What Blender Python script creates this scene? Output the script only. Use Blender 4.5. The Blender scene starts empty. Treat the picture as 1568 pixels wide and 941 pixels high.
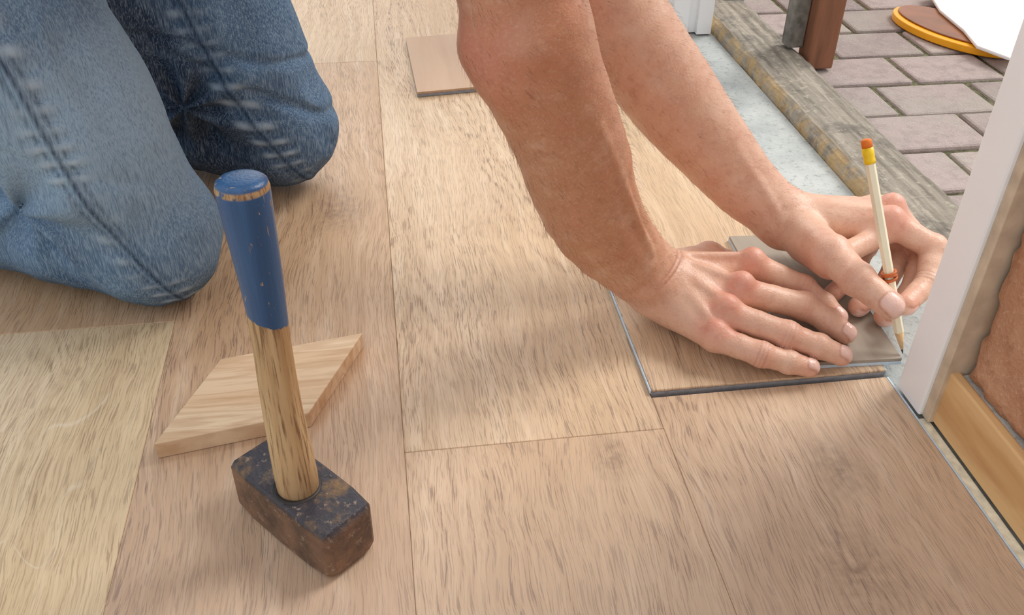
import bpy, bmesh, math, random
import numpy as np
from mathutils import Vector as V, Matrix
random.seed(4); rng=np.random.RandomState(7)
scene=bpy.context.scene
try:
    scene.view_settings.view_transform='Standard'; scene.view_settings.look='None'
except Exception: pass

def lin(c):
    r=[]
    for x in c[:3]:
        x/=255.0
        r.append(x/12.92 if x<=.04045 else ((x+.055)/1.055)**2.4)
    return (r[0],r[1],r[2],1.0)

# ---------------------------------------------------------------- node helper
class G:
    def __init__(s,name,rough=.6,spec=.5):
        s.m=bpy.data.materials.new(name); s.m.use_nodes=True
        s.nt=s.m.node_tree; s.b=s.nt.nodes['Principled BSDF']
        s.b.inputs['Roughness'].default_value=rough
        s.b.inputs['Specular IOR Level'].default_value=spec
        s._c=None
    def n(s,t): return s.nt.nodes.new(t)
    def set(s,inp,v):
        if isinstance(v,bpy.types.NodeSocket): s.nt.links.new(v,inp)
        elif v is not None: inp.default_value=v
    def obj(s):
        if s._c is None: s._c=s.n('ShaderNodeTexCoord').outputs['Object']
        return s._c
    def map(s,scale,vec=None,loc=(0,0,0),rot=(0,0,0)):
        m=s.n('ShaderNodeMapping'); s.set(m.inputs[0],vec or s.obj())
        m.inputs['Scale'].default_value=scale; m.inputs['Location'].default_value=loc; m.inputs['Rotation'].default_value=rot
        return m.outputs[0]
    def noise(s,scale,detail=4,rough=.5,vec=None,dist=0,col=False):
        m=s.n('ShaderNodeTexNoise'); s.set(m.inputs['Vector'],vec or s.obj())
        m.inputs['Scale'].default_value=scale; m.inputs['Detail'].default_value=detail
        m.inputs['Roughness'].default_value=rough; m.inputs['Distortion'].default_value=dist
        return m.outputs['Color' if col else 'Fac']
    def math(s,op,a,b=None,c=None,clamp=False):
        m=s.n('ShaderNodeMath'); m.operation=op; m.use_clamp=clamp
        s.set(m.inputs[0],a)
        if b is not None: s.set(m.inputs[1],b)
        if c is not None: s.set(m.inputs[2],c)
        return m.outputs[0]
    def vmath(s,op,a,b=None):
        m=s.n('ShaderNodeVectorMath'); m.operation=op; s.set(m.inputs[0],a)
        if b is not None: s.set(m.inputs[1],b)
        return m.outputs['Value'] if op in('LENGTH','DISTANCE','DOT_PRODUCT') else m.outputs[0]
    def range(s,v,a,b,c=0.,d=1.):
        m=s.n('ShaderNodeMapRange'); s.set(m.inputs[0],v)
        for i,x in enumerate((a,b,c,d)): m.inputs[i+1].default_value=x
        return m.outputs[0]
    def mix(s,f,a,b,mode='MIX'):
        m=s.n('ShaderNodeMix'); m.data_type='RGBA'; m.blend_type=mode
        s.set(m.inputs[0],f); s.set(m.inputs[6],a); s.set(m.inputs[7],b)
        return m.outputs[2]
    def attr(s,name,o='Fac'):
        m=s.n('ShaderNodeAttribute'); m.attribute_name=name; return m.outputs[o]
    def sep(s,v):
        m=s.n('ShaderNodeSeparateXYZ'); s.set(m.inputs[0],v); return m.outputs
    def bump(s,h,strength=.3,dist=.001,prev=None):
        m=s.n('ShaderNodeBump'); s.set(m.inputs['Height'],h)
        m.inputs['Strength'].default_value=strength; m.inputs['Distance'].default_value=dist
        if prev: s.set(m.inputs['Normal'],prev)
        s.set(s.b.inputs['Normal'],m.outputs[0]); return m.outputs[0]
    def color(s,v): s.set(s.b.inputs['Base Color'],v)
    def rough(s,v): s.set(s.b.inputs['Roughness'],v)

def plain(name,c,rough=.6,nscale=60,amt=.12,bump=.15,bd=.0006,spec=.5):
    g=G(name,rough,spec); n=g.noise(nscale,5)
    d=tuple(x*(1-amt*2) for x in lin(c)[:3])+(1,); l=tuple(min(1,x*(1+amt)) for x in lin(c)[:3])+(1,)
    g.color(g.mix(g.range(n,.3,.7),d,l)); 
    if bump: g.bump(n,bump,bd)
    return g.m

# ---------------------------------------------------------------- materials
def mat_floor(name,base=None):
    g=G(name,.42,.45)
    pk=g.attr('pk','Color'); off=g.vmath('MULTIPLY',pk,(7.,11.,3.))
    p=g.obj()
    px=g.vmath('ADD',p,off)
    warp=g.noise(4.0,3,.5,vec=g.map((1.5,.9,1),px),col=True)
    warp=g.vmath('MULTIPLY',g.vmath('SUBTRACT',warp,(.5,.5,.5)),(.05,.10,0))
    pw=g.vmath('ADD',px,warp)
    wig=g.noise(1.,3,.6,vec=g.map((70,24,1),px),col=True)
    wig=g.vmath('MULTIPLY',g.vmath('SUBTRACT',wig,(.5,.5,.5)),(.0026,.01,0))
    pq=g.vmath('ADD',pw,wig)
    rn=g.noise(1.0,2,.45,vec=g.map((7.0,1.3,1),pw))
    ring=g.math('SINE',g.math('MULTIPLY',rn,230.))
    ring=g.range(ring,.1,1.)
    rg=g.range(g.noise(1.,2,.5,vec=g.map((8,2.,1),pw)),.42,.58)
    st=g.noise(1.0,6,.62,vec=g.map((95,4.2,1),pw))
    fine=g.noise(1.0,5,.7,vec=g.map((600,20,1),pq))
    pores=g.noise(1.0,2,.55,vec=g.map((880,40,1),pq))
    pmask=g.range(pores,.535,.605)
    pgate=g.range(g.noise(1.,3,.5,vec=g.map((30,4,1),pw)),.32,.62)
    rr=g.math('MULTIPLY',ring,rg)
    pm=g.math('MULTIPLY',pmask,g.math('ADD',g.math('ADD',g.math('MULTIPLY',pgate,.50),.18),g.math('MULTIPLY',rr,.6)),clamp=True)
    tone=g.noise(1.,3,.5,vec=g.map((9,2.2,1),pw))
    tn=g.attr('tone','Fac')
    cA=g.mix(tn,lin((202,164,126)),lin((228,204,164)))
    cB=g.mix(tn,lin((224,190,156)),lin((244,224,190)))
    c=g.mix(g.range(tone,.3,.7),cA,cB)
    c=g.mix(g.math('MULTIPLY',g.range(st,.42,.75),.34),c,lin((176,140,106)))
    c=g.mix(g.math('MULTIPLY',g.range(st,.46,.28),.35),c,lin((238,216,190)))
    c=g.mix(g.math('MULTIPLY',g.range(fine,.48,.64),.36),c,lin((168,132,102)))
    c=g.mix(g.math('MULTIPLY',rr,.24),c,lin((166,124,88)))
    c=g.mix(g.math('MULTIPLY',pm,.70),c,lin((132,104,84)))
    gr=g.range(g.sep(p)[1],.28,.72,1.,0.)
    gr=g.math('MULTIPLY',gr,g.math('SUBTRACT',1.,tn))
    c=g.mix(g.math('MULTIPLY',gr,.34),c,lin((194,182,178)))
    for (kx,ky,r) in ((.318,.445,.013),(.288,.352,.018),(.225,.30,.012),(.148,.475,.010),(-.06,.86,.018)):
        d=g.vmath('LENGTH',g.vmath('MULTIPLY',g.vmath('SUBTRACT',g.vmath('ADD',p,g.vmath('MULTIPLY',warp,(.5,.3,0))),(kx,ky,0)),(1,.7,0)))
        k=g.math('MULTIPLY',g.range(d,r*2.2,0.,0.,1.),g.range(g.noise(120,4),.3,.7))
        c=g.mix(g.math('MULTIPLY',k,.7),c,lin((128,104,88)))
    fl=g.noise(1.,1,.4,vec=g.map((22,6,1),pw),dist=.3)
    fl=g.math('SUBTRACT',1.,g.math('MULTIPLY',g.math('ABSOLUTE',g.math('SUBTRACT',fl,.58)),150.),clamp=True)
    fl=g.math('MULTIPLY',fl,g.range(g.noise(22,2),.5,.56))
    c=g.mix(g.math('MULTIPLY',g.math('MULTIPLY',fl,g.range(tn,.6,1.)),.4),c,lin((246,236,216)))
    g.color(c)
    g.rough(g.range(st,.3,.7,.34,.48))
    h=g.math('SUBTRACT',g.math('MULTIPLY',fine,.4),pm)
    g.bump(h,.45,.0007)
    return g.m

def mat_wood(name,ca,cb,cd,scale=(8,120,120),rough=.6,ringf=40,bump=.3,str_=.6):
    g=G(name,rough,.3)
    w=g.noise(6,2,col=True); w=g.vmath('MULTIPLY',g.vmath('SUBTRACT',w,(.5,.5,.5)),(.02,.02,.02))
    p=g.vmath('ADD',g.obj(),w)
    a=g.noise(1.,5,.6,vec=g.map(scale,p))
    b=g.noise(1.,3,.5,vec=g.map(tuple(x*.28 for x in scale),p))
    r=g.range(g.math('SINE',g.math('MULTIPLY',b,ringf)),-.2,1.)
    c=g.mix(g.range(b,.3,.7),lin(ca),lin(cb))
    c=g.mix(g.math('MULTIPLY',r,.35),c,lin(cd))
    c=g.mix(g.math('MULTIPLY',g.range(a,.48,.72),str_),c,lin(cd))
    g.color(c); g.bump(a,bump,.0007)
    return g.m

def mat_beam():
    g=G('weathered_sill_timber',.9,.2)
    p=g.obj()
    a=g.noise(1.,6,.65,vec=g.map((120,7,120))); b=g.noise(30,6,.65); d=g.noise(110,4,.6)
    c=g.mix(g.range(a,.35,.65),lin((176,166,152)),lin((126,118,106)))
    c=g.mix(g.math('MULTIPLY',g.range(b,.50,.66),.65),c,lin((100,94,88)))
    c=g.mix(g.math('MULTIPLY',g.range(d,.56,.68),.5),c,lin((200,190,172)))
    edge=g.math('MULTIPLY',g.range(g.sep(p)[0],.525,.518),g.range(b,.40,.55))
    c=g.mix(g.math('MULTIPLY',edge,.7),c,lin((206,172,120)))
    g.color(c); g.bump(g.math('ADD',g.math('ADD',a,b),d),.8,.003)
    return g.m

def mat_skin(name,base=(226,182,156),tanc=(198,142,108)):
    g=G(name,.42,.5)
    n1=g.noise(34,5,.6); n2=g.noise(120,5,.65); n3=g.noise(420,3,.6)
    c=g.mix(g.attr('tan','Fac'),lin(base),lin(tanc))
    c=g.mix(g.math('MULTIPLY',g.range(n1,.47,.72),.32),c,lin((196,120,94)))
    c=g.mix(g.math('MULTIPLY',g.range(n1,.46,.25),.45),c,lin((234,200,174)))
    c=g.mix(g.math('MULTIPLY',g.range(n2,.5,.70),.26),c,lin((174,106,80)))
    c=g.mix(g.math('MULTIPLY',g.range(n3,.52,.66),.16),c,lin((240,212,190)))
    c=g.mix(g.math('MULTIPLY',g.attr('red','Fac'),.74),c,lin((218,110,94)))
    c=g.mix(g.math('MULTIPLY',g.attr('crease','Fac'),.60),c,lin((146,80,62)))
    c=g.mix(g.math('MULTIPLY',g.attr('nail','Fac'),.9),c,lin((238,198,184)))
    g.color(c)
    g.rough(g.range(g.attr('nail','Fac'),0,1,.42,.24))
    g.b.inputs['Subsurface Weight'].default_value=.05
    g.b.inputs['Subsurface Radius'].default_value=(.006,.0025,.0012)
    g.b.inputs['Subsurface Scale'].default_value=.5
    v=g.n('ShaderNodeTexVoronoi'); g.set(v.inputs['Vector'],g.obj()); v.inputs['Scale'].default_value=620
    h=g.math('ADD',g.math('MULTIPLY',v.outputs['Distance'],.5),g.noise(240,5,.65))
    b=g.bump(h,.38,.0008)
    g.bump(g.noise(48,3,.5),.30,.003,b)
    return g.m

def mat_denim(name):
    g=G(name,.88,.15)
    p=g.obj()
    tw=g.n('ShaderNodeTexWave'); g.set(tw.inputs['Vector'],g.map((1,1,1),p,rot=(.3,.5,.9))); tw.inputs['Scale'].default_value=420; tw.inputs['Distortion'].default_value=1.2
    slub=g.noise(1.,5,.7,vec=g.map((1000,1000,80),p,rot=(0,-.28,0)))
    mot=g.noise(60,5,.65)
    blo=g.noise(9,4,.55)
    fade=g.attr('fade','Fac'); painted_shade=g.attr('painted_shade','Fac')
    c=g.mix(g.range(blo,.3,.75),lin((64,92,126)),lin((98,130,162)))
    c=g.mix(fade,c,lin((150,178,202)))
    c=g.mix(painted_shade,c,lin((34,48,72)))  # shade mixed into the denim colour, not a darker dye
    c=g.mix(g.math('MULTIPLY',g.range(slub,.48,.62),.46),c,lin((172,194,212)))
    c=g.mix(g.math('MULTIPLY',g.range(slub,.5,.36),.40),c,lin((36,58,92)))
    c=g.mix(g.math('MULTIPLY',g.range(mot,.5,.7),.20),c,lin((150,178,202)))
    c=g.mix(g.math('MULTIPLY',g.attr('seam','Fac'),.88),c,lin((24,38,64)))
    c=g.mix(g.math('MULTIPLY',g.attr('pucker','Fac'),.80),c,lin((182,202,218)))
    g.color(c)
    h=g.math('ADD',g.math('MULTIPLY',tw.outputs['Fac'],.4),slub)
    g.bump(h,.4,.0006)
    return g.m

def mat_metal_head():
    g=G('forged_rusty_steel',.42,.5)
    a=g.noise(45,6,.65); b=g.noise(160,5,.7); z=g.sep(g.obj())[2]
    c=g.mix(g.range(a,.38,.62),lin((84,66,56)),lin((132,100,78)))
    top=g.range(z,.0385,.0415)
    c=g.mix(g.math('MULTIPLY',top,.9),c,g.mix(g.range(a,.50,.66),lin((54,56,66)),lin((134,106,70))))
    c=g.mix(g.math('MULTIPLY',g.range(b,.58,.70),.75),c,lin((180,160,140)))
    g.color(c); g.b.inputs['Metallic'].default_value=.12
    g.rough(g.range(b,.3,.7,.32,.6)); g.bump(g.math('ADD',a,b),.6,.0015)
    return g.m

def mat_handle():
    g=G('paint_dipped_ash_handle',.4,.5)
    p=g.obj(); x,y,z=g.sep(p)[0:3]
    grain=g.noise(1.,5,.6,vec=g.map((520,520,26),p)); g2=g.noise(1.,3,.5,vec=g.map((110,110,6),p))
    w=g.mix(g.range(g2,.35,.65),lin((208,178,134)),lin((170,132,88)))
    w=g.mix(g.math('MULTIPLY',g.range(grain,.50,.64),.8),w,lin((112,78,50)))
    w=g.mix(g.math('MULTIPLY',g.range(z,.085,.042),.40),w,lin((128,92,62)))
    chips=g.noise(1.,4,.7,vec=g.map((260,260,60),p))
    blue=g.mix(g.range(g2,.3,.7),lin((34,72,114)),lin((52,94,140)))
    xr=g.math('ADD',x,.0738)
    edge=g.math('ADD',g.math('MULTIPLY',xr,-.45),g.math('MULTIPLY',chips,.005))
    f=g.range(g.math('SUBTRACT',z,edge),.1800,.1807)
    f=g.math('MULTIPLY',f,g.range(chips,.665,.645))
    rim=g.math('MULTIPLY',g.range(g.math('ABSOLUTE',g.math('SUBTRACT',z,.2668)),.0022,.0010),g.range(g.noise(170,3),.38,.44))
    f=g.math('MULTIPLY',f,g.math('SUBTRACT',1.,rim))
    g.color(g.mix(f,w,blue)); g.rough(g.range(f,0,1,.55,.32))
    g.bump(g.math('ADD',grain,g.math('MULTIPLY',f,.6)),.35,.0008)
    return g.m

def mat_plaster():
    g=G('clay_plaster',.95,.1)
    a=g.noise(22,6,.65); b=g.noise(90,6,.7); c0=g.noise(300,3,.6)
    c=g.mix(g.range(a,.3,.7),lin((186,132,100)),lin((216,168,134)))
    c=g.mix(g.math('MULTIPLY',g.range(b,.52,.66),.5),c,lin((158,106,78)))
    c=g.mix(g.math('MULTIPLY',g.range(c0,.56,.68),.4),c,lin((228,190,160)))
    g.color(c); g.bump(g.math('ADD',g.math('ADD',a,b),g.math('MULTIPLY',c0,.3)),.8,.005)
    return g.m

def mat_concrete(name,ca=(170,174,172),cb=(206,208,204)):
    g=G(name,.9,.2)
    a=g.noise(14,6,.6); b=g.noise(140,5,.7)
    c=g.mix(g.range(a,.3,.7),lin(ca),lin(cb))
    c=g.mix(g.math('MULTIPLY',g.range(b,.54,.68),.55),c,lin((126,128,126)))
    g.color(c); g.bump(g.math('ADD',a,b),.7,.003)
    return g.m

def mat_paver():
    g=G('clay_paver',.85,.25)
    t=g.attr('tone','Fac'); a=g.noise(60,6,.65); b=g.noise(420,3,.6); d=g.noise(9,3,.5)
    c=g.mix(t,lin((146,132,130)),lin((192,174,168)))
    c=g.mix(g.math('MULTIPLY',g.range(a,.45,.7),.55),c,lin((136,124,120)))
    c=g.mix(g.math('MULTIPLY',g.range(d,.46,.64),.5),c,lin((174,166,154)))
    c=g.mix(g.math('MULTIPLY',g.range(b,.56,.7),.4),c,lin((212,202,194)))
    g.color(c); g.bump(g.math('ADD',a,b),.7,.0025)
    return g.m

# ---------------------------------------------------------------- mesh helpers
def link(ob,parent=None):
    scene.collection.objects.link(ob)
    if parent: ob.parent=parent
    return ob
def empty(name,loc=(0,0,0)):
    e=bpy.data.objects.new(name,None); e.empty_display_size=.05; e.location=loc; return link(e)
def mesh_obj(name,verts,faces,mat,parent=None,smooth=False,bevel=0,seg=2,attrs=None):
    me=bpy.data.meshes.new(name); me.from_pydata([tuple(v) for v in verts],[],[tuple(f) for f in faces]); me.update()
    if mat: me.materials.append(mat)
    if smooth: me.polygons.foreach_set('use_smooth',[True]*len(me.polygons))
    if attrs:
        for k,a in attrs.items():
            at=me.attributes.new(k,'FLOAT','POINT'); at.data.foreach_set('value',np.asarray(a,dtype=np.float32))
    ob=bpy.data.objects.new(name,me); link(ob,parent)
    if bevel:
        m=ob.modifiers.new('b','BEVEL'); m.width=bevel; m.segments=seg; m.limit_method='ANGLE'; m.angle_limit=.6
    return ob
def boxvf(x0,x1,y0,y1,z0,z1):
    v=[(x0,y0,z0),(x1,y0,z0),(x1,y1,z0),(x0,y1,z0),(x0,y0,z1),(x1,y0,z1),(x1,y1,z1),(x0,y1,z1)]
    f=[(3,2,1,0),(4,5,6,7),(0,1,5,4),(1,2,6,5),(2,3,7,6),(3,0,4,7)]
    return v,f
def box(name,b,mat,parent=None,bevel=.001):
    v,f=boxvf(*b); return mesh_obj(name,v,f,mat,parent,bevel=bevel)
def boxes(name,bl,mat,parent=None,bevel=.001,attrs=None,pk=None,seg=2):
    vs=[];fs=[]
    for b in bl:
        v,f=boxvf(*b); o=len(vs); vs+=v; fs+=[tuple(i+o for i in q) for q in f]
    at={k:np.repeat(np.array(a),8) for k,a in (attrs or {}).items()}
    ob=mesh_obj(name,vs,fs,mat,parent,bevel=bevel,attrs=at,seg=seg)
    if pk is not None:
        c=ob.data.color_attributes.new('pk','FLOAT_COLOR','POINT')
        c.data.foreach_set('color',np.repeat(np.array(pk,dtype=np.float32),8,axis=0).ravel())
    return ob
def prism(name,poly,z0,z1,mat,parent=None,bevel=.001):
    n=len(poly); v=[(x,y,z0) for x,y in poly]+[(x,y,z1) for x,y in poly]
    f=[tuple(range(n-1,-1,-1)),tuple(range(n,2*n))]+[(i,(i+1)%n,n+(i+1)%n,n+i) for i in range(n)]
    return mesh_obj(name,v,f,mat,parent,bevel=bevel)
def loft(name,secs,mat,parent=None,smooth=True,bevel=0,cap=True):
    n=len(secs[0]); v=[tuple(p) for s in secs for p in s]; f=[]
    for k in range(len(secs)-1):
        for i in range(n):
            j=(i+1)%n; f.append((k*n+i,k*n+j,(k+1)*n+j,(k+1)*n+i))
    if cap:
        f.append(tuple(range(n-1,-1,-1))); f.append(tuple((len(secs)-1)*n+i for i in range(n)))
    return mesh_obj(name,v,f,mat,parent,smooth=smooth,bevel=bevel)
def rings(a,b,prof,n=24,sx=1,sy=1,phase=0):
    a=V(a);b=V(b);d=(b-a).normalized(); u=d.orthogonal().normalized(); w=d.cross(u)
    return [[a.lerp(b,t)+(u*math.cos(phase+2*math.pi*i/n)*sx+w*math.sin(phase+2*math.pi*i/n)*sy)*r for i in range(n)] for t,r in prof]

# ---------------------------------------------------------------- implicit surface modeller
def cap(p,a,b,ra,rb):
    a=np.asarray(a,float);b=np.asarray(b,float);ab=b-a;L=ab.dot(ab)+1e-12
    t=np.clip((p-a)@ab/L,0,1)
    return np.linalg.norm(p-a-t[:,None]*ab,axis=1)-(ra+(rb-ra)*t)
def ball(p,c,r): return np.linalg.norm(p-np.asarray(c),axis=1)-r
def ell(p,c,r,ax=None):
    q=p-np.asarray(c,float)
    if ax is not None: q=q@np.asarray(ax).T
    r=np.asarray(r,float); k=np.linalg.norm(q/r,axis=1)
    return (k-1)*r.min()
def smin(a,b,k):
    h=np.clip(.5+.5*(b-a)/k,0,1); return b*(1-h)+a*h-k*h*(1-h)
def chain(p,pts,rs,k=.004):
    d=None
    for i in range(len(pts)-1):
        c=cap(p,pts[i],pts[i+1],rs[i],rs[i+1]); d=c if d is None else smin(d,c,k)
    return d
def spline(pts,rs,n=4):
    P=[np.asarray(q,float) for q in pts]; P=[2*P[0]-P[1]]+P+[2*P[-1]-P[-2]]; Rr=[rs[0]]+list(rs)+[rs[-1]]
    op=[];orr=[]
    for i in range(1,len(P)-2):
        for j in range(n):
            t=j/n
            f=lambda a,b,c,d:.5*((2*b)+(-a+c)*t+(2*a-5*b+4*c-d)*t*t+(-a+3*b-3*c+d)*t**3)
            op.append(f(P[i-1],P[i],P[i+1],P[i+2])); orr.append(f(Rr[i-1],Rr[i],Rr[i+1],Rr[i+2]))
    op.append(P[-2]); orr.append(rs[-1]); return op,orr
LAT=rng.rand(32,32,32)
def vnoise(p,s):
    q=p*s; i=np.floor(q).astype(int); f=q-i; f=f*f*(3-2*f); r=0
    for dx in(0,1):
        for dy in(0,1):
            for dz in(0,1):
                w=(f[:,0] if dx else 1-f[:,0])*(f[:,1] if dy else 1-f[:,1])*(f[:,2] if dz else 1-f[:,2])
                r=r+w*LAT[(i[:,0]+dx)%32,(i[:,1]+dy)%32,(i[:,2]+dz)%32]
    return r
def polygonize(fn,lo,hi,h):
    lo=np.array(lo,float);hi=np.array(hi,float);B=8
    nb=np.ceil((hi-lo)/(h*B)).astype(int)+1; n=nb*B
    F=np.ones(tuple(n),np.float32)
    bi=np.stack(np.meshgrid(*[np.arange(k) for k in nb],indexing='ij'),-1).reshape(-1,3)
    d=fn(lo+(bi*B+(B-1)/2)*h)
    act=np.abs(d)<12*h
    for b in bi[(~act)&(d<0)]:
        F[b[0]*B:b[0]*B+B,b[1]*B:b[1]*B+B,b[2]*B:b[2]*B+B]=-1
    off=np.stack(np.meshgrid(*[np.arange(B)]*3,indexing='ij'),-1).reshape(-1,3)
    ab=bi[act]
    for s in range(0,len(ab),300):
        c=ab[s:s+300]; idx=(c[:,None,:]*B+off[None]).reshape(-1,3)
        F[idx[:,0],idx[:,1],idx[:,2]]=fn(lo+idx*h)
    S=F<0
    cs=np.zeros(tuple(n-1),np.int8)
    for dx in(0,1):
        for dy in(0,1):
            for dz in(0,1):
                cs+=S[dx:n[0]-1+dx,dy:n[1]-1+dy,dz:n[2]-1+dz]
    c=np.argwhere((cs>0)&(cs<8)); ID=-np.ones(tuple(n-1),np.int64); ID[c[:,0],c[:,1],c[:,2]]=np.arange(len(c))
    acc=np.zeros((len(c),3));cnt=np.zeros(len(c))
    for ax in range(3):
        o=[i for i in range(3) if i!=ax]
        for u in(0,1):
            for w in(0,1):
                a=c.copy();a[:,o[0]]+=u;a[:,o[1]]+=w;b=a.copy();b[:,ax]+=1
                fa=F[a[:,0],a[:,1],a[:,2]];fb=F[b[:,0],b[:,1],b[:,2]]
                m=(fa<0)!=(fb<0); t=np.where(m,fa/np.where(m,fa-fb,1),0)
                q=a.astype(float);q[:,ax]+=t; acc[m]+=q[m];cnt[m]+=1
    verts=lo+acc/cnt[:,None]*h
    faces=[]
    for ax in range(3):
        o=[i for i in range(3) if i!=ax]
        sl0=[slice(None)]*3; sl1=[slice(None)]*3; sl0[ax]=slice(0,-1); sl1[ax]=slice(1,None)
        A=S[tuple(sl0)];Bm=S[tuple(sl1)]
        e=np.argwhere(A!=Bm); e=e[(e[:,o[0]]>0)&(e[:,o[1]]>0)&(e[:,o[0]]<n[o[0]]-1)&(e[:,o[1]]<n[o[1]]-1)]
        q=[]
        for u,w in((-1,-1),(0,-1),(0,0),(-1,0)):
            k=e.copy();k[:,o[0]]+=u;k[:,o[1]]+=w;q.append(ID[k[:,0],k[:,1],k[:,2]])
        q=np.stack(q,1); s=A[e[:,0],e[:,1],e[:,2]]
        flip=(~s) if ax!=1 else s
        q[flip]=q[flip][:,::-1]; faces.append(q)
    faces=np.concatenate(faces); faces=faces[(faces>=0).all(1)]
    return verts,faces
def sdf_obj(name,fn,lo,hi,h,mat,parent,attrs=None,dz=0):
    v,f=polygonize(fn,lo,hi,h)
    at=attrs(v) if attrs else None
    v=v+np.array((0,0,dz))
    return mesh_obj(name,v.tolist(),f.tolist(),mat,parent,smooth=True,attrs=at)
def nrm(a): a=np.asarray(a,float); return a/np.linalg.norm(a)

# ================================================================ CAMERA
cam=bpy.data.cameras.new('camera'); co=bpy.data.objects.new('camera',cam); link(co); scene.camera=co
cam.sensor_width=36; cam.lens=36*1420/1568; cam.clip_start=.01
R=V((.98974,-.14236,.01251)); UP=V((.07447,.58849,.80506)); BK=V((-.12197,-.79587,.59306))
co.matrix_world=Matrix(((R.x,UP.x,BK.x,0),(R.y,UP.y,BK.y,0),(R.z,UP.z,BK.z,.5),(0,0,0,1)))

# ================================================================ FLOOR
mf=mat_floor('oak_laminate')
E=[-1.183,-.985,-.788,-.591,-.394,-.196,-.003,.197,.398]
cols={0:[-.8,.2,1.4,2.6],1:[-.8,.9,2.1,2.6],2:[-.8,.45,1.65,2.6],3:[-.8,-.1,1.1,2.3,2.6],4:[-.8,-.51,.688,1.88,2.6],
      5:[-.8,.08,1.277,2.6],6:[-.8,-.7,.5,1.7,2.6],7:[-.8,-.66,.536]}
bl=[];pk=[];tone=[]
for c,js in cols.items():
    for a,b in zip(js[:-1],js[1:]):
        g=.0001
        bl.append((E[c]+g,E[c+1]-g,a+g,b-g,-.006,0.))
        pk.append((random.random(),random.random(),random.random(),1))
        t=random.choice([.15,.3,.45])
        if c==4 and abs(b-.688)<.01: t=1.
        if c==4 and abs(a-.688)<.01: t=.1
        if c==5 and abs(b-1.277)<.01: t=.05
        if c==5 and abs(a-1.277)<.01: t=.5
        if c==6 and abs(a-.5)<.01: t=.38
        if c==6 and abs(b-.5)<.01: t=.2
        if c==7: t=.12
        tone.append(t)
floor=boxes('floor',bl,mf,bevel=.0005,attrs={'tone':tone},pk=pk,seg=1)
mc=mat_concrete('screed_concrete')
box('subfloor_slab',(-1.3,.513,-.85,2.7,-.05,-.0065),mc)
m_core=plain('plank_core_grey',(150,152,158),.6,200,.1)
m_edge=plain('plank_backing_pale_blue',(204,220,234),.5,200,.05)
fp=empty('floor_plank')
boxes('wear_layer',[(.1975,.398,.539,1.9,.0026,.0050)],mf,fp,.0005,{'tone':[.32]},[(.31,.77,.2,1)],1)
boxes('core',[(.1972,.3983,.5386,1.9,.0002,.0026),(.1975,.398,.539,1.9,-.006,.0002)],m_core,fp,.0002)
boxes('backing_edge',[(.1962,.1974,.5395,1.9,.0008,.0040),(.3982,.3994,.5395,1.9,.0008,.0040)],m_edge,fp,.0003)
mg=mat_wood('grey_oak_decor',(156,144,130),(180,168,152),(126,112,98),(60,4,1),.5,22,.15,.4)
op=empty('plank_offcut')
pl=[(.326,.549),(.4135,.5445),(.424,.74),(.333,.748)]
prism('grey_plank_face',pl,.0080,.0112,mg,op,.0004)
ctr=np.mean(pl,axis=0)
prism('grey_plank_core',[tuple(ctr+(np.array(q)-ctr)*1.006) for q in pl],.0051,.0080,m_edge,op,.0003)
sp=empty('laminate_board')
mb=mat_wood('laminate_board_face',(196,160,128),(212,180,150),(176,138,108),(60,4,1),.4,14,.15,.4)
pl=[(.046,1.145),(.232,1.166),(.226,1.366),(.041,1.345)]
prism('board_face',pl,.0042,.0072,mb,sp,.0005)
prism('board_core',pl,.0002,.0042,m_core,sp,.0004)

# ================================================================ RIGHT WALL, DOORWAY
mp=mat_plaster()
def rough_wall(name,x0,x1,y0,y1,z0,z1,step=.005,disp=.003):
    ny=int((y1-y0)/step);nz=int(min(.7,z1-z0)/step)
    P=[]
    for j in range(nz+1):
        for i in range(ny+1): P.append((0,y0+(y1-y0)*i/ny,z0+min(.7,z1-z0)*j/nz))
    P=np.array(P); d=(vnoise(P+3,18)-.5)*disp+(vnoise(P+1,55)-.5)*disp*.7+(vnoise(P+1,130)-.5)*disp*.5
    edge=np.clip(1-np.minimum(P[:,1]*-1+y1,P[:,2]-z0)/.008,0,1)
    X=x0-d+edge*(.002+.007*vnoise(P+9,120))
    vs=[(X[i],P[i,1],P[i,2]) for i in range(len(P))]; fs=[]
    W=ny+1
    for j in range(nz):
        for i in range(ny): fs.append((j*W+i,(j+1)*W+i,(j+1)*W+i+1,j*W+i+1))
    o=len(vs); v,f=boxvf(x0+.009,x1,y0,y1-.0005,z0,z1); vs+=v; fs+=[tuple(q+o for q in t) for t in f]
    v,f=boxvf(x0,x0+.01,y0,y1,z0+.698,z1); o=len(vs); vs+=v; fs+=[tuple(q+o for q in t) for t in f]
    return mesh_obj(name,vs,fs,mp,smooth=False)
wr=rough_wall('wall_right',.4165,.53,-.8,.476,.0495,2.3)
wr.data.polygons.foreach_set('use_smooth',[True]*(len(wr.data.polygons)-12)+[False]*12)
box('wall_right.001',(.4165,.53,1.462,2.7,-.006,2.3),mp)
box('wall_right.002',(.4165,.53,.478,1.46,2.085,2.3),mp)
box('trim_plinth',(.4175,.53,-.8,.478,-.006,.0490),mc)
mpine=mat_wood('pine_board',(236,196,144),(224,180,124),(192,138,86),(150,6,60),.55,34,.2)
boxes('baseboard_right',[(.4085,.4168,-.8,.4845,.0005,.0505)],mpine,None,.0015)
m_foam=plain('cream_gap_filler',(238,230,206),.8,120,.12,.5,.002)
box('trim_gap_filler',(.4003,.4084,-.8,.486,-.006,-.0012),m_foam,None,.0008)
box('trim_floor_edge',(.3984,.4002,-.66,.536,-.006,-.0004),m_edge,None,.0003)
mw=plain('white_gloss_paint',(252,252,252),.35,20,.01,.05)
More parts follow.
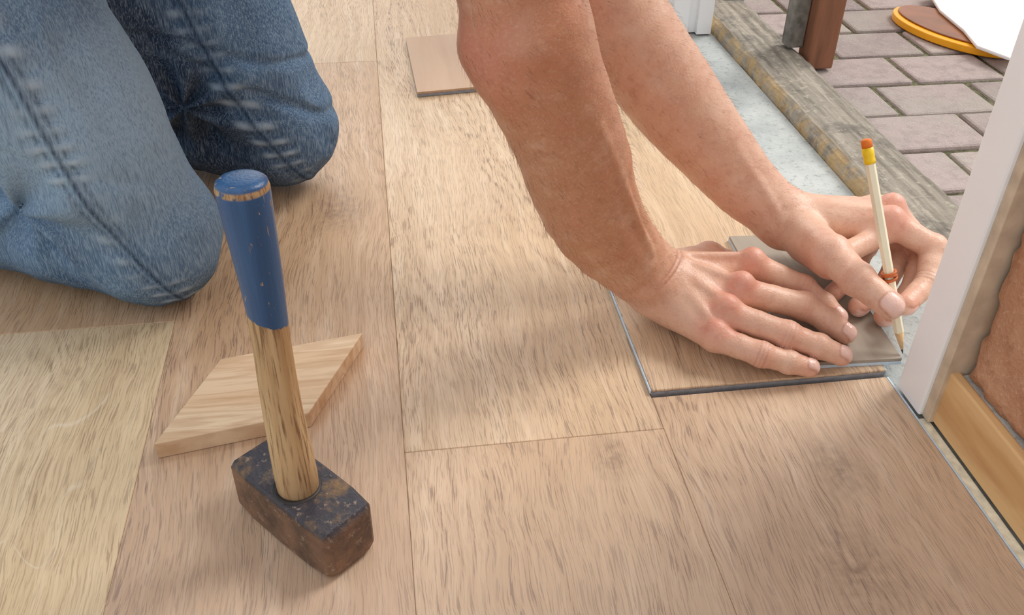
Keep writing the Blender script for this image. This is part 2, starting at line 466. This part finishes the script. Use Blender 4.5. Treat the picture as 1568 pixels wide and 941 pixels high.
mbe=plain('bare_beige_timber',(214,194,168),.7,60,.1)
dn=empty('door_frame')
loft('near_casing',[[(x,y,z) for x,y in ((.402,.4885),(.4015,.4905),(.4015,.523),(.4035,.5255),(.425,.5255),(.425,.536),(.52,.536),(.52,.489))] for z in (.0003,2.05)],mw,dn,False,.0006)
box('near_stud',(.4045,.515,.4792,.4884,.0,2.04),mbe,dn,.0008)
loft('far_casing',[[(x,y,z) for x,y in ((.402,1.345),(.418,1.345),(.418,1.352),(.445,1.352),(.445,1.340),(.470,1.340),(.470,1.350),(.485,1.350),(.485,1.340),(.508,1.340),(.508,1.46),(.402,1.46))] for z in (-.004,2.05)],mw,dn,False,.0008)
box('head_casing',(.402,.52,.489,1.46,2.02,2.08),mw,dn,.001)
def beam():
    n=220;ys=np.linspace(.50,1.44,n);sec=[]
    prof=[(.5135,-.03),(.5135,.000),(.5145,.005),(.517,.010),(.522,.0135),(.532,.0145),(.545,.0145),(.56,.0145),(.575,.014),(.588,.0132),(.596,.009),(.599,-.002),(.599,-.03)]
    for y in ys:
        q=np.array([(x*40,y,z*40) for x,z in prof]); a=vnoise(q*[3,80,1],1.)-.5; b=vnoise(q*[1,16,1]+5,1.)-.5
        sec.append([(x+(abs(a[i])*.008+b[i]*.006 if i<4 else a[i]*.001),y,z+(a[i]*.0022+b[i]*.0035)) for i,(x,z) in enumerate(prof)])
    return loft('timber_sill',sec,mat_beam(),None,False)
beam()
box('door_threshold_plinth',(.5085,.598,1.445,1.6,-.02,.03),mc,None,.003)
mrust=mat_wood('rusty_brown_post',(134,90,68),(170,116,84),(92,62,48),(60,60,6),.7,24,.5)
wp=empty('wooden_post')
box('post',(.602,.640,1.19,1.23,-.006,1.9),mrust,wp,.003)
box('post_batten',(.578,.601,1.215,1.24,.0175,1.9),plain('grimy_grey_wood',(128,124,116),.8,80,.25,.6,.003),wp,.002)
gnd=plain('sand_joint_soil',(116,114,88),.95,160,.3,.8,.004,.1)
box('ground_outside',(.5995,3.2,-.6,4.2,-.05,-.015),gnd,None,0)
mpv=mat_paver()
bl=[];tn=[]
ly=.100;lx=.142
for r in range(40):
    y=.34+r*ly; ox=(r%2)*lx*.5
    for c in range(18):
        x=.604+c*lx-ox
        x0=max(.604,x+.0035); x1=x+lx-.0035
        if x1-x0<.02 or x1>3.1: continue
        jz=random.uniform(-.0015,.0010); jx=random.uniform(-.0015,.0015);jy=random.uniform(-.0015,.0015)
        bl.append((x0+abs(jx),x1+jx,y+.0035+jy,y+ly-.0035+jy,-.04,-.010+jz)); tn.append(random.random())
boxes('brick_paving',bl,mpv,None,.004,{'tone':tn},seg=2)
sc=empty('plastic_dustpan')
def ellipse_disc(name,cx,cy,a,b,rot,z0,z1,mat,n=48,bv=.0015):
    P=[]
    for i in range(n):
        t=2*math.pi*i/n; x=a*math.cos(t);y=b*math.sin(t)
        P.append((cx+x*math.cos(rot)-y*math.sin(rot),cy+x*math.sin(rot)+y*math.cos(rot)))
    return prism(name,P,z0,z1,mat,sc,bv)
ellipse_disc('orange_rim',.893,1.310,.112,.060,-1.20,-.0085,.002,plain('orange_plastic',(254,178,20),.3,30,.02,0))
ellipse_disc('amber_lens',.895,1.314,.104,.051,-1.20,.002,.0045,plain('amber_plastic',(150,88,38),.2,12,.25,0))
mws=plain('white_plastic',(250,250,250),.35,20,.01,0)
prism('white_sheet',[(.93,1.47),(.898,1.37),(.888,1.28),(.872,1.215),(.893,1.165),(.955,1.20),(1.3,1.32),(1.3,1.62)],.0046,.010,mws,sc,.002)

# ================================================================ HAMMER
hm=empty('club_hammer')
c0=np.array((-.0735,.4395));dv=nrm((.655,-.755));pv=np.array((-dv[1],dv[0]))
def hsec(t,hw,z0,z1,ch):
    pts=[(-hw+ch,z0),(hw-ch,z0),(hw,z0+ch),(hw,z1-ch),(hw-ch,z1),(-hw+ch,z1),(-hw,z1-ch),(-hw,z0+ch)]
    return [(c0[0]+dv[0]*t+pv[0]*w,c0[1]+dv[1]*t+pv[1]*w,z) for w,z in pts]
loft('hammer_head',[hsec(-.0515,.0160,.0050,.0385,.004),hsec(-.0475,.0200,.001,.0428,.0032),hsec(-.030,.0212,.0003,.0436,.0018),
     hsec(0,.0215,.0,.0438,.0016),hsec(.030,.0212,.0003,.0436,.0018),hsec(.0475,.0200,.001,.0428,.0032),hsec(.0515,.0160,.0050,.0385,.004)],mat_metal_head(),hm,False,.0009)
mh=mat_handle()
prof=[(.030,.0118),(.0435,.0130),(.055,.0133),(.08,.0127),(.11,.0117),(.14,.0110),(.165,.0106),(.187,.0108),(.21,.0116),(.235,.0126),(.255,.0133),(.2655,.0136),(.269,.0129),(.2705,.0112),(.2712,.008)]
secs=[]
for z,r in prof:
    secs.append([(-.0738+r*1.04*math.cos(2*math.pi*i/40)+.0006*math.sin(z*40),.4345+r*.97*math.sin(2*math.pi*i/40),z) for i in range(40)])
loft('hammer_handle',secs,mh,hm,True)
eye=[]
for r,z in ((.0162,.0430),(.0156,.0446),(.0134,.0444)):
    eye.append([(-.0738+r*math.cos(2*math.pi*i/32),.4345+r*math.sin(2*math.pi*i/32),z) for i in range(32)])
loft('eye_collar',eye,plain('dark_eye_rim',(46,40,38),.5,100,.3),hm,True,0,False)

# ================================================================ WOOD OFFCUT
moff=mat_wood('pine_offcut',(222,190,154),(236,212,180),(188,146,108),(14,150,60),.6,46,.3)
prism('wood_offcut',[(-.184,.517),(-.073,.5365),(-.031,.631),(-.146,.611)],.0003,.0150,moff,None,.0007)

# ================================================================ PENCIL
pn=empty('pencil',(0,0,-.003))
tip=V((.416,.549,.0150)); end=V((.375,.62,.180)); L=(end-tip).length
mcream=plain('cream_lacquer',(246,236,206),.35,40,.03,0)
T=lambda mm: mm/1000/L
loft('barrel',rings(tip,end,[(T(19),.0037),(T(20),.0041),(1-T(17),.0041)],6),mcream,pn,False,.0003)
loft('sharpened_cone',rings(tip,end,[(T(4),.0010),(T(19.5),.0038)],20),plain('cedar',(226,190,142),.7,200,.1),pn)
loft('graphite',rings(tip,end,[(0,.0002),(T(4.2),.0011)],12),plain('graphite_grey',(60,58,58),.4,200,.1),pn)
loft('ferrule',rings(tip,end,[(1-T(20),.0043),(1-T(17),.0046),(1-T(16),.0043),(1-T(13),.0046),(1-T(7),.0045)],20),plain('yellow_ferrule',(250,206,20),.35,60,.05,0),pn)
loft('eraser',rings(tip,end,[(1-T(7.2),.0042),(1-T(2),.0042),(1-T(.5),.0036),(1,.0022)],20),plain('orange_eraser',(236,124,36),.6,60,.05,0),pn)
mrb=plain('rubber_band_orange',(206,104,44),.5,60,.1,0)
for k,(t,tilt) in enumerate(((.365,.15),(.378,-.2),(.392,.1))):
    cpt=tip.lerp(end,t); d=(end-tip).normalized(); q=d.orthogonal().normalized(); w=d.cross(q); vs=[];fs=[]
    for i in range(24):
        A=2*math.pi*i/24; rad=q*math.cos(A)+w*math.sin(A); cc=cpt+rad*.0052+d*(.002*tilt*math.cos(A)*3)
        for j in range(8):
            Bq=2*math.pi*j/8; vs.append(cc+(rad*math.cos(Bq)+d*math.sin(Bq))*.0013)
    for i in range(24):
        for j in range(8): fs.append((i*8+j,((i+1)%24)*8+j,((i+1)%24)*8+(j+1)%8,i*8+(j+1)%8))
    mesh_obj('rubber_band_%d'%(k+1),vs,fs,mrb,pn,True)

# ================================================================ PERSON
person=empty('kneeling_person')
msk=mat_skin('skin')
def gauss(p,c,r): return np.exp(-(np.linalg.norm(p-np.asarray(c),axis=1)/r)**2)
def nail_e(l,w,r):   # rounded-rectangle nail outline
    return ((np.abs(w)/(r*.70))**4+(np.abs(l-r*.22)/(r*.78))**4)**.25

def make_hand(fingers,palm,extra,arm,knuck,nails,creases=[],kf=.006,wk=.012):
    F2=[]
    for pts,rs in fingers:
        P=[np.array(pts[0])];Q=[rs[0]]
        for i in range(len(pts)-1):
            a=np.array(pts[i]);b=np.array(pts[i+1]); P+= [a*.5+b*.5,b]; Q+=[(rs[i]+rs[i+1])*.5*.94,rs[i+1]]
        F2.append((P,Q))
    def fn(p):
        d=arm(p)
        pd=None
        for a,b,ra,rb in palm:
            c=cap(p,a,b,ra,rb); pd=c if pd is None else smin(pd,c,.010)
        for a,b,ra,rb in extra: pd=smin(pd,cap(p,a,b,ra,rb),.006)
        for c,r in knuck: pd=smin(pd,ball(p,c,r),.005)
        fd=None
        for (pts,rs),(P0,R0) in zip(F2,fingers):
            c=chain(p,pts,rs,.002)
            for q,r in zip(P0[1:-1],R0[1:-1]): c=smin(c,ball(p,q,r*1.08),.003)
            fd=c if fd is None else np.minimum(fd,c)
        d=smin(d,pd,wk); d=smin(d,fd,kf)
        for c,dr,n,r in nails:
            q=p-c; l=q@dr; w=q@np.cross(dr,n); hn=q@n
            m=np.clip((1-nail_e(l,w,r))*8,0,1)*(hn>r*.25)
            d=d-m*.0005
        for c,dr,amp,wd,lim in creases:
            q=p-c; l=q@dr; rr=np.linalg.norm(q-l[:,None]*dr,axis=1)
            d=d+amp*np.exp(-(l/wd)**2)*np.clip((lim-rr)/(lim*.3),0,1)
        return d
    return fn
def nail_of(pts,r,n=None):
    a,b,c=[np.array(pts[i]) for i in(-2,-1,0)]; d=nrm(b-a)
    if n is None: n=a-(c+b)/2
    n=np.array(n,float); n=nrm(n-d*(n@d)); return (b,d,n,r)

# ---- right arm (palm pressed on the plank)
W=np.array((.221,.636,.047)); El=np.array((.101,.600,.278)); Sh=np.array((.045,.625,.55))
rf=[([(.310,.638,.054),(.354,.623,.036),(.367,.606,.0295),(.376,.594,.0240)],[.0124,.0112,.0100,.0088]),
    ([(.287,.604,.052),(.343,.595,.038),(.361,.582,.0305),(.373,.571,.0240)],[.0126,.0116,.0104,.0091]),
    ([(.270,.586,.044),(.315,.561,.036),(.340,.552,.0285),(.358,.545,.0225)],[.0122,.0112,.0100,.0088]),
    ([(.258,.571,.031),(.290,.549,.0275),(.312,.543,.022),(.329,.539,.0177)],[.0114,.0102,.0092,.0081]),
    ([(.250,.664,.038),(.290,.688,.031),(.322,.680,.0225),(.346,.664,.0235)],[.018,.0140,.0115,.0100])]
rpalm=[((.228,.645,.045),(.305,.642,.049),.020,.0132),((.226,.636,.048),(.285,.608,.048),.021,.0140),
       ((.226,.630,.044),(.270,.590,.041),.021,.0135),((.226,.622,.038),(.258,.574,.030),.020,.0125)]
rextra=[((.235,.618,.028),(.266,.586,.023),.017,.0135),((.24,.655,.034),(.285,.66,.03),.018,.015),
        ((.236,.640,.0670),(.286,.6045,.0620),.0030,.0030),((.236,.646,.0650),(.308,.639,.0640),.0030,.0030),((.236,.632,.0630),(.269,.587,.0550),.0030,.0028),
        ((.232,.626,.0595),(.257,.572,.0430),.0028,.0026)]
rkn=[((.309,.638,.0608),.0102),((.287,.6035,.0604),.0108),((.2695,.586,.0512),.0104),((.2575,.5715,.0368),.0096)]
rnail=[nail_of(f[0],f[1][-1],(-.1,-.25,1)) for f in rf[:4]]
armR_p,armR_r=spline([El,El*.66+W*.34+np.array((-.008,0,-.004)),El*.33+W*.67+np.array((-.016,0,-.007)),W],[.0410,.0400,.0372,.0285],4)
def arm_r(p):
    d=chain(p,armR_p,armR_r,.003)
    d=smin(d,cap(p,Sh,El,.050,.040),.012)
    d=smin(d,ball(p,El+np.array((-.0250,.002,-.004)),.0230),.012)
    d=smin(d,ball(p,El+np.array((-.006,-.030,.006)),.0140),.010)
    d=smin(d,cap(p,El+np.array((.006,-.010,.012)),El*.55+W*.45+np.array((.002,-.012,.006)),.029,.021),.010)
    d=smin(d,cap(p,El+np.array((-.012,-.012,-.02)),El*.5+W*.5+np.array((-.016,-.008,-.010)),.025,.018),.010)
    d=smin(d,ball(p,W+np.array((-.010,-.020,.010)),.0125),.010)
    d=smin(d,cap(p,W+np.array((.0,-.008,.021)),El*.45+W*.55+np.array((.004,-.020,.020)),.0050,.0040),.008)
    d=smin(d,cap(p,El*.2+W*.8+np.array((.008,-.024,.004)),El*.72+W*.28+np.array((.012,-.034,.010)),.0032,.0032),.005)
    return d+(vnoise(p,26)-.5)*.0018+(vnoise(p+3,95)-.5)*.0007
ax_r=nrm(np.array((.287,.604,.052))-W)
cre=[]
for f in rf[:4]:
    q=np.array(f[0][1]); d=nrm(np.array(f[0][2])-np.array(f[0][0]))
    for o in(-.0032,0,.0032): cre.append((q+d*o,d,.00055,.0008,.014))
    q=np.array(f[0][2]); cre.append((q,d,.0004,.0008,.012))
wc=nrm(np.array((.55,-.25,-.75)))
for o in (.0,.0045): cre.append((W+np.array((.002,-.004,.016))+wc*o,wc,.0009,.0011,.032))
fr=make_hand(rf,rpalm,rextra,arm_r,rkn,rnail,cre)
def skin_attrs(knk,pips,nails,E_,W_,creases,tips,tamt=.9):
    def at(v):
        red=np.zeros(len(v))
        for c in knk: red=np.maximum(red,gauss(v,c,.0135))
        for c in pips: red=np.maximum(red,gauss(v,c,.011)*.6)
        for c in tips: red=np.maximum(red,gauss(v,c,.012)*.5)
        red=red*(.55+.7*vnoise(v,160))
        ab=W_-E_; t=(v-E_)@ab/ab.dot(ab); tan=np.clip((1.05-t)*3,0,1)*tamt
        red=np.maximum(red,np.clip(gauss(v,E_+np.array((-.025,-.015,.0)),.035)*.5,0,.45))
        nl=np.zeros(len(v)); cr=np.zeros(len(v))
        for c,dr,n,r in nails:
            q=v-c; l=q@dr; w=q@np.cross(dr,n); hn=q@n
            e=nail_e(l,w,r); ok=(hn>r*.15)
            nl=np.maximum(nl,np.clip((1-e)*8,0,1)*ok)
            cr=np.maximum(cr,np.exp(-((e-1.07)/.10)**2)*ok*.6)
        for c,dr,amp,wd,lim in creases:
            q=v-c; l=q@dr; rr=np.linalg.norm(q-l[:,None]*dr,axis=1)
            cr=np.maximum(cr,np.exp(-(l/wd)**2)*np.clip((lim-rr)/(lim*.3),0,1)*min(.7,amp/.001))
        return {'red':np.clip(red,0,1),'tan':tan,'nail':nl,'crease':cr}
    return at
ar=sdf_obj('right_arm_and_hand',fr,(.0,.52,.0),(.40,.72,.58),.0012,msk,person,
    skin_attrs([k[0] for k in rkn],[f[0][1] for f in rf[:4]],rnail,El,W,cre,[f[0][-1] for f in rf],.95),-.003)

# ---- left arm (holding the pencil)
W2=np.array((.362,.695,.062)); E2=np.array((.184,.785,.265)); S2=np.array((.09,.93,.55)); M2=np.array((.277,.737,.142))
lf=[([(.435,.646,.083),(.466,.622,.070),(.452,.596,.052),(.424,.576,.046)],[.0126,.0114,.0102,.0092]),
    ([(.447,.668,.082),(.472,.640,.055),(.447,.606,.033),(.417,.589,.0245)],[.0124,.0112,.0100,.0092]),
    ([(.445,.690,.073),(.462,.655,.045),(.432,.625,.027),(.401,.606,.0242)],[.0120,.0108,.0098,.0090]),
    ([(.434,.708,.062),(.440,.680,.036),(.415,.650,.0255),(.387,.628,.0235)],[.0110,.0098,.0090,.0084]),
    ([(.366,.668,.066),(.370,.618,.073),(.3775,.583,.0710),(.3955,.5560,.0620)],[.019,.0165,.0138,.0116])]
lpalm=[(W2,(.432,.650,.079),.021,.0145),(W2,(.444,.670,.077),.021,.0145),(W2,(.442,.690,.068),.021,.0140),(W2,(.430,.706,.058),.020,.0130)]
lextra=[((.372,.665,.055),(.374,.624,.062),.019,.0160),((.376,.622,.066),(.430,.645,.072),.0095,.010),((.375,.70,.045),(.42,.70,.045),.018,.014),
        (W2+np.array((.01,-.004,.018)),(.435,.648,.092),.003,.003)]
lkn=[((.434,.645,.0885),.0108),((.446,.668,.088),.0108)]
lnail=[nail_of(lf[0][0],.0092),nail_of(lf[1][0],.0092),nail_of(lf[2][0],.0090),nail_of(lf[4][0],.0116,(-.30,-.62,.72))]
armL_p,armL_r=spline([E2,E2*.5+M2*.5+np.array((-.002,-.002,-.003)),M2,M2*.45+W2*.55+np.array((-.003,0,-.004)),W2],[.0410,.0415,.0375,.0295,.0250],4)
def arm_l(p):
    d=chain(p,armL_p,armL_r,.003)
    d=smin(d,cap(p,S2,E2,.050,.040),.015)
    d=smin(d,ball(p,W2+np.array((-.012,.004,.014)),.0135),.012)
    d=smin(d,cap(p,W2+np.array((-.006,-.0245,.002)),M2+np.array((.018,-.029,.004)),.0036,.0036),.005)
    d=smin(d,cap(p,W2+np.array((-.010,-.0175,-.008)),M2+np.array((.006,-.033,-.010)),.0036,.0036),.005)
    return d+(vnoise(p,26)-.5)*.0018+(vnoise(p+3,95)-.5)*.0007
cr2=[]
for f in lf[:1]+lf[4:]:
    q=np.array(f[0][-2]); d=nrm(np.array(f[0][-1])-np.array(f[0][-3]))
    for o in(-.0034,0,.0034): cr2.append((q+d*o,d,.00055,.0009,.016))
fl_=make_hand(lf,lpalm,lextra,arm_l,lkn,lnail,cr2)
al_=sdf_obj('left_arm_and_hand',fl_,(.03,.53,.0),(.50,1.0,.60),.0012,msk,person,
    skin_attrs([k[0] for k in lkn]+[lf[4][0][1]],[f[0][1] for f in lf]+[lf[4][0][2]],lnail,E2,W2,cr2,[f[0][-1] for f in lf],.40),-.003)
def arm_hair(name,ob,E_,W_,count,seed):
    rs=np.random.RandomState(seed); me=ob.data; n=len(me.vertices)
    co_=np.empty(n*3); me.vertices.foreach_get('co',co_); co_=co_.reshape(-1,3)
    no=np.empty(n*3); me.vertices.foreach_get('normal',no); no=no.reshape(-1,3)
    ab=W_-E_; t=(co_-E_)@ab/ab.dot(ab)
    ok=np.where((t>-.25)&(t<.98))[0]; ok=rs.choice(ok,count,replace=False); ax=nrm(ab)
    vs=[];fs=[]
    for i in ok:
        N=no[i]; L=rs.uniform(.005,.011)*(1-.5*max(0,t[i]-.6)); sd=np.cross(N,ax); sd/=np.linalg.norm(sd)+1e-9
        dr=nrm(ax*.9+sd*rs.uniform(.1,.8)+N*.30); P0=co_[i]-N*.0003; P1=P0+dr*L*.5+N*L*.10; P2=P0+dr*L+N*L*.06
        o=len(vs); r=.00008
        for P,k in((P0,1.),(P1,.8)):
            vs+= [P+sd*r*k,P+N*r*k-sd*r*.5*k,P-N*r*k-sd*r*.5*k]
        vs.append(P2)
        for j in range(3):
            k=(j+1)%3; fs+=[(o+j,o+k,o+3+k,o+3+j),(o+3+j,o+3+k,o+6)]
    mesh_obj(name,vs,fs,mhair,person)
mhair=plain('blond_body_hair',(140,98,66),.5,200,.1,0)
arm_hair('right_arm_hair',ar,El,W,2000,1); arm_hair('left_arm_hair',al_,E2,W2,1400,2)

# ---- jeans
KR=np.array((-.213,.733,.057));TR=np.array((-.282,.738,.25));HR=np.array((-.395,.76,.47));AR=np.array((-.60,.93,.052))
KL=np.array((-.108,.93,.062));TL=np.array((-.192,.945,.25));HL=np.array((-.31,.93,.47));AL=np.array((-.50,1.13,.052))
def seamdist(p,K,Tt,off):
    ax=nrm(Tt-K); n=nrm(np.cross(ax,off)); q=p-K
    al=q@ax
    s=q@n+.006*np.sin(al*22); side=(q@np.array(off))>0
    return np.where(side,np.abs(s),9.),s,al
offR=np.array((.22,-1,0.)); offL=np.array((.05,-1,0.))
def leg(p,K,Tt,Hh,A):
    P,Rr=spline([K,K*.5+Tt*.5+np.array((.004,0,0)),Tt,Hh],[.0560,.069,.0785,.104],4)
    th=chain(p,P,Rr,.004)
    th=smin(th,ball(p,K+np.array((.002,0,.012)),.0575),.012)
    P,Rr=spline([K+np.array((-.01,0,-.004)),K*.72+A*.28+np.array((0,0,.004)),K*.5+A*.5+np.array((0,0,.018)),A],[.049,.053,.062,.048],4)
    sh=chain(p,P,Rr,.004)
    return smin(th,sh,.010)
def folds(p,K):
    q=p-(K+np.array((-.085,0,.055)))
    d=np.linalg.norm(q*np.array((1,.6,1)),axis=1)
    n=vnoise(p,16)
    ang=np.arctan2(q[:,2],q[:,0])
    f=np.sin(ang*7+n*5)*.0052*np.exp(-((d-.045)/.045)**2)
    f+=(vnoise(p+2,13)-.5)*.010
    sw=vnoise(p*[1,1,.35]+p[:,[2,0,1]]*[.5,.5,0]+7,38)
    f+=(np.abs(sw-.5)-.2)*.0065
    for k,(o,nn) in enumerate((((-.04,0,.085),(.55,0,.83)),((-.05,0,.115),(.35,0,.93)),((-.10,0,.02),(.75,0,.65)),((-.125,0,.0),(.82,0,.55)))):
        s=(p-K-np.array(o))@nrm(nn)+.010*(n-.5); f+=.0042*np.exp(-(s/.0045)**2)*np.clip(vnoise(p+k*3,9)*2-.6,0,1)*(p[:,2]<.22)
    return f
def pucker(p,al,s,sd):
    g=np.clip(vnoise(p,30)*2.2-.3,0,1)
    return np.sin(al*2*math.pi/.018+2.8*np.sin(al*43+1)+s*140)*g*np.exp(-((sd-.009)/.0065)**2)
def jeans(p):
    a=leg(p,KR,TR,HR,AR)+folds(p,KR)
    b=smin(leg(p,KL,TL,HL,AL),cap(p,(-.200,.93,.13),(-.285,.875,.34),.052,.070),.02)+folds(p,KL)
    for (K,Tt,off,which) in((KR,TR,offR,0),(KL,TL,offL,1)):
        sd,s,al=seamdist(p,K,Tt,off)
        r=-.0016*np.exp(-(sd/.0035)**2)-.0013*pucker(p,al,s,sd)*np.clip(al*20+1.2,0,1)
        if which==0: a=a+r
        else: b=b+r
    d=np.minimum(a,b)
    pel=smin(ell(p,(-.37,.84,.50),(.12,.165,.11)),cap(p,HR,HL,.10,.10),.05)
    d=smin(d,pel,.04)
    d=np.maximum(d,-(p[:,2]-.0015))
    d=np.maximum(d,-.60-p[:,0])
    return d
def jattr(v):
    sr,s1,a1=seamdist(v,KR,TR,offR); sl,s2,a2=seamdist(v,KL,TL,offL)
    dR=leg(v,KR,TR,HR,AR);dL=smin(leg(v,KL,TL,HL,AL),cap(v,(-.200,.93,.13),(-.285,.875,.34),.052,.070),.02); isR=dR<dL
    sd=np.where(isR,sr,sl);al=np.where(isR,a1,a2);sg=np.where(isR,s1,s2)
    seam=np.exp(-(sd/.0018)**2)*.95+np.exp(-((sd-.0068)/.0012)**2)*.6
    pu=np.clip(pucker(v,al,sg,sd),0,1)
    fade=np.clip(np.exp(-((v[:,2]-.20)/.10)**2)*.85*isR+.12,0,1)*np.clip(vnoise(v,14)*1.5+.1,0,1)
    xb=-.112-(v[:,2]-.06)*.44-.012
    painted_shade=np.where(~isR,.24+.62*np.clip((xb-v[:,0])/.02+.5,0,1),.02)  # shadow between the legs painted into the far leg, deepest on its inner side
    painted_shade=np.maximum(painted_shade,np.clip((.05-v[:,2])*18,0,.5))  # shading close to the floor, painted on both legs
    return {'seam':np.clip(seam,0,1)*(al>-.06),'pucker':pu*(al>-.05),'fade':fade,'painted_shade':painted_shade}
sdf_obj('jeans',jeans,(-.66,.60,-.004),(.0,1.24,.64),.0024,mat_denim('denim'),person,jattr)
mboot=plain('brown_work_boot',(96,70,48),.6,60,.15)
for nm,A in(('right_boot',AR),('left_boot',AL)):
    d=nrm(np.array((-.9,.35,0)))
    def bf(p,A=A,d=d):
        a=cap(p,A-d*.02,A+d*.06,.042,.040)
        a=smin(a,cap(p,A+d*.06+np.array((0,0,.0)),A+d*.12+np.array((0,0,-.010)),.038,.030),.02)
        a=smin(a,cap(p,A+d*.09+np.array((0,0,.03)),A+d*.10+np.array((0,0,-.016)),.032,.030),.02)
        return np.maximum(a,-(p[:,2]-.001))
    sdf_obj(nm,bf,A-.2,A+.2,.004,mboot,person)
# ---- shirt and head (above the frame)
CH=np.array((.02,.775,.66))
def shirt(p):
    d=chain(p,[(-.36,.84,.53),(-.18,.81,.62),CH],[.125,.125,.13],.08)
    d=smin(d,ell(p,(-.06,.79,.65),(.17,.165,.105)),.06)
    d=smin(d,cap(p,(.03,.67,.62),Sh*.62+El*.38,.068,.060),.04)
    d=smin(d,cap(p,(.05,.87,.62),S2*.62+E2*.38,.068,.060),.04)
    d=smin(d,cap(p,CH,(.12,.77,.69),.075,.062),.04)
    return d+(vnoise(p,14)-.5)*.012
sdf_obj('t_shirt',shirt,(-.58,.50,.33),(.26,1.10,.88),.005,plain('grey_cotton',(110,116,126),.9,300,.1,.3,.001),person)
HC=np.array((.235,.765,.70)); fd=nrm((.62,-.05,-.78)); upv=nrm((.78,0,.62)); sdv=np.cross(fd,upv)
def head(p):
    q=np.stack([(p-HC)@fd,(p-HC)@sdv,(p-HC)@upv],1)
    d=ell(q,(0,0,.02),(.092,.074,.098)); d=smin(d,ell(q,(.02,0,-.045),(.066,.056,.062)),.03)
    d=smin(d,cap(q,(.088,0,.015),(.108,0,-.018),.007,.012),.012)
    for s in(-1,1):
        d=smin(d,ell(q,(-.005,s*.076,-.005),(.018,.009,.031)),.006)
        d=smin(d,ball(q,(.078,s*.03,.018),.013),.006)
        d=smin(d,ball(q,(.060,s*.042,-.015),.022),.02)
    d=smin(d,cap(q,(.078,-.020,-.050),(.078,.020,-.050),.009,.009),.006)
    d=smin(d,ball(q,(.070,0,-.085),.020),.02)
    return smin(d,cap(p,HC-fd*.02-upv*.04,(.12,.77,.69),.056,.058),.03)
sdf_obj('head',head,HC-.2,HC+.2,.003,msk,person,lambda v:{'tan':np.full(len(v),.5)})
def hair(p):
    q=np.stack([(p-HC)@fd,(p-HC)@sdv,(p-HC)@upv],1)
    d=ell(q,(-.006,0,.028),(.098,.080,.102))+(vnoise(p*[1,1,3],60)-.5)*.008
    return np.maximum(d,np.maximum(q[:,0]*.8-q[:,2]+.0,-q[:,2]-.04))
sdf_obj('hair',hair,HC-.2,HC+.2,.003,plain('dark_brown_hair',(64,44,32),.6,200,.3),person)

# ================================================================ LIGHT
w=bpy.data.worlds.new('world'); scene.world=w; w.use_nodes=True
nt=w.node_tree; bg=nt.nodes['Background']
tc=nt.nodes.new('ShaderNodeTexCoord'); sx=nt.nodes.new('ShaderNodeSeparateXYZ'); nt.links.new(tc.outputs['Generated'],sx.inputs[0])
rp=nt.nodes.new('ShaderNodeValToRGB'); nt.links.new(sx.outputs[2],rp.inputs[0])
rp.color_ramp.elements[0].position=0.; rp.color_ramp.elements[0].color=(.88,.93,1,1)
rp.color_ramp.elements[1].position=.6; rp.color_ramp.elements[1].color=(.97,.99,1,1)
nt.links.new(rp.outputs[0],bg.inputs[0]); bg.inputs[1].default_value=.90
def area(name,loc,target,size,power,col=(1,1,1)):
    l=bpy.data.lights.new(name,'AREA'); l.shape='RECTANGLE'; l.size,l.size_y=size; l.energy=power; l.color=col
    o=bpy.data.objects.new(name,l); link(o); o.location=loc
    o.rotation_euler=(V(target)-V(loc)).to_track_quat('-Z','Y').to_euler(); return o
area('window_light',(-.2,2.9,1.7),(0,.7,0),(2.4,1.6),30,(1,.99,.96))
sl=bpy.data.lights.new('sun','SUN'); sl.energy=2.1; sl.angle=.42; sl.color=(1,.98,.945)
so=bpy.data.objects.new('sun',sl); link(so); so.rotation_euler=V((-.75,-.35,-.9)).to_track_quat('-Z','Y').to_euler()
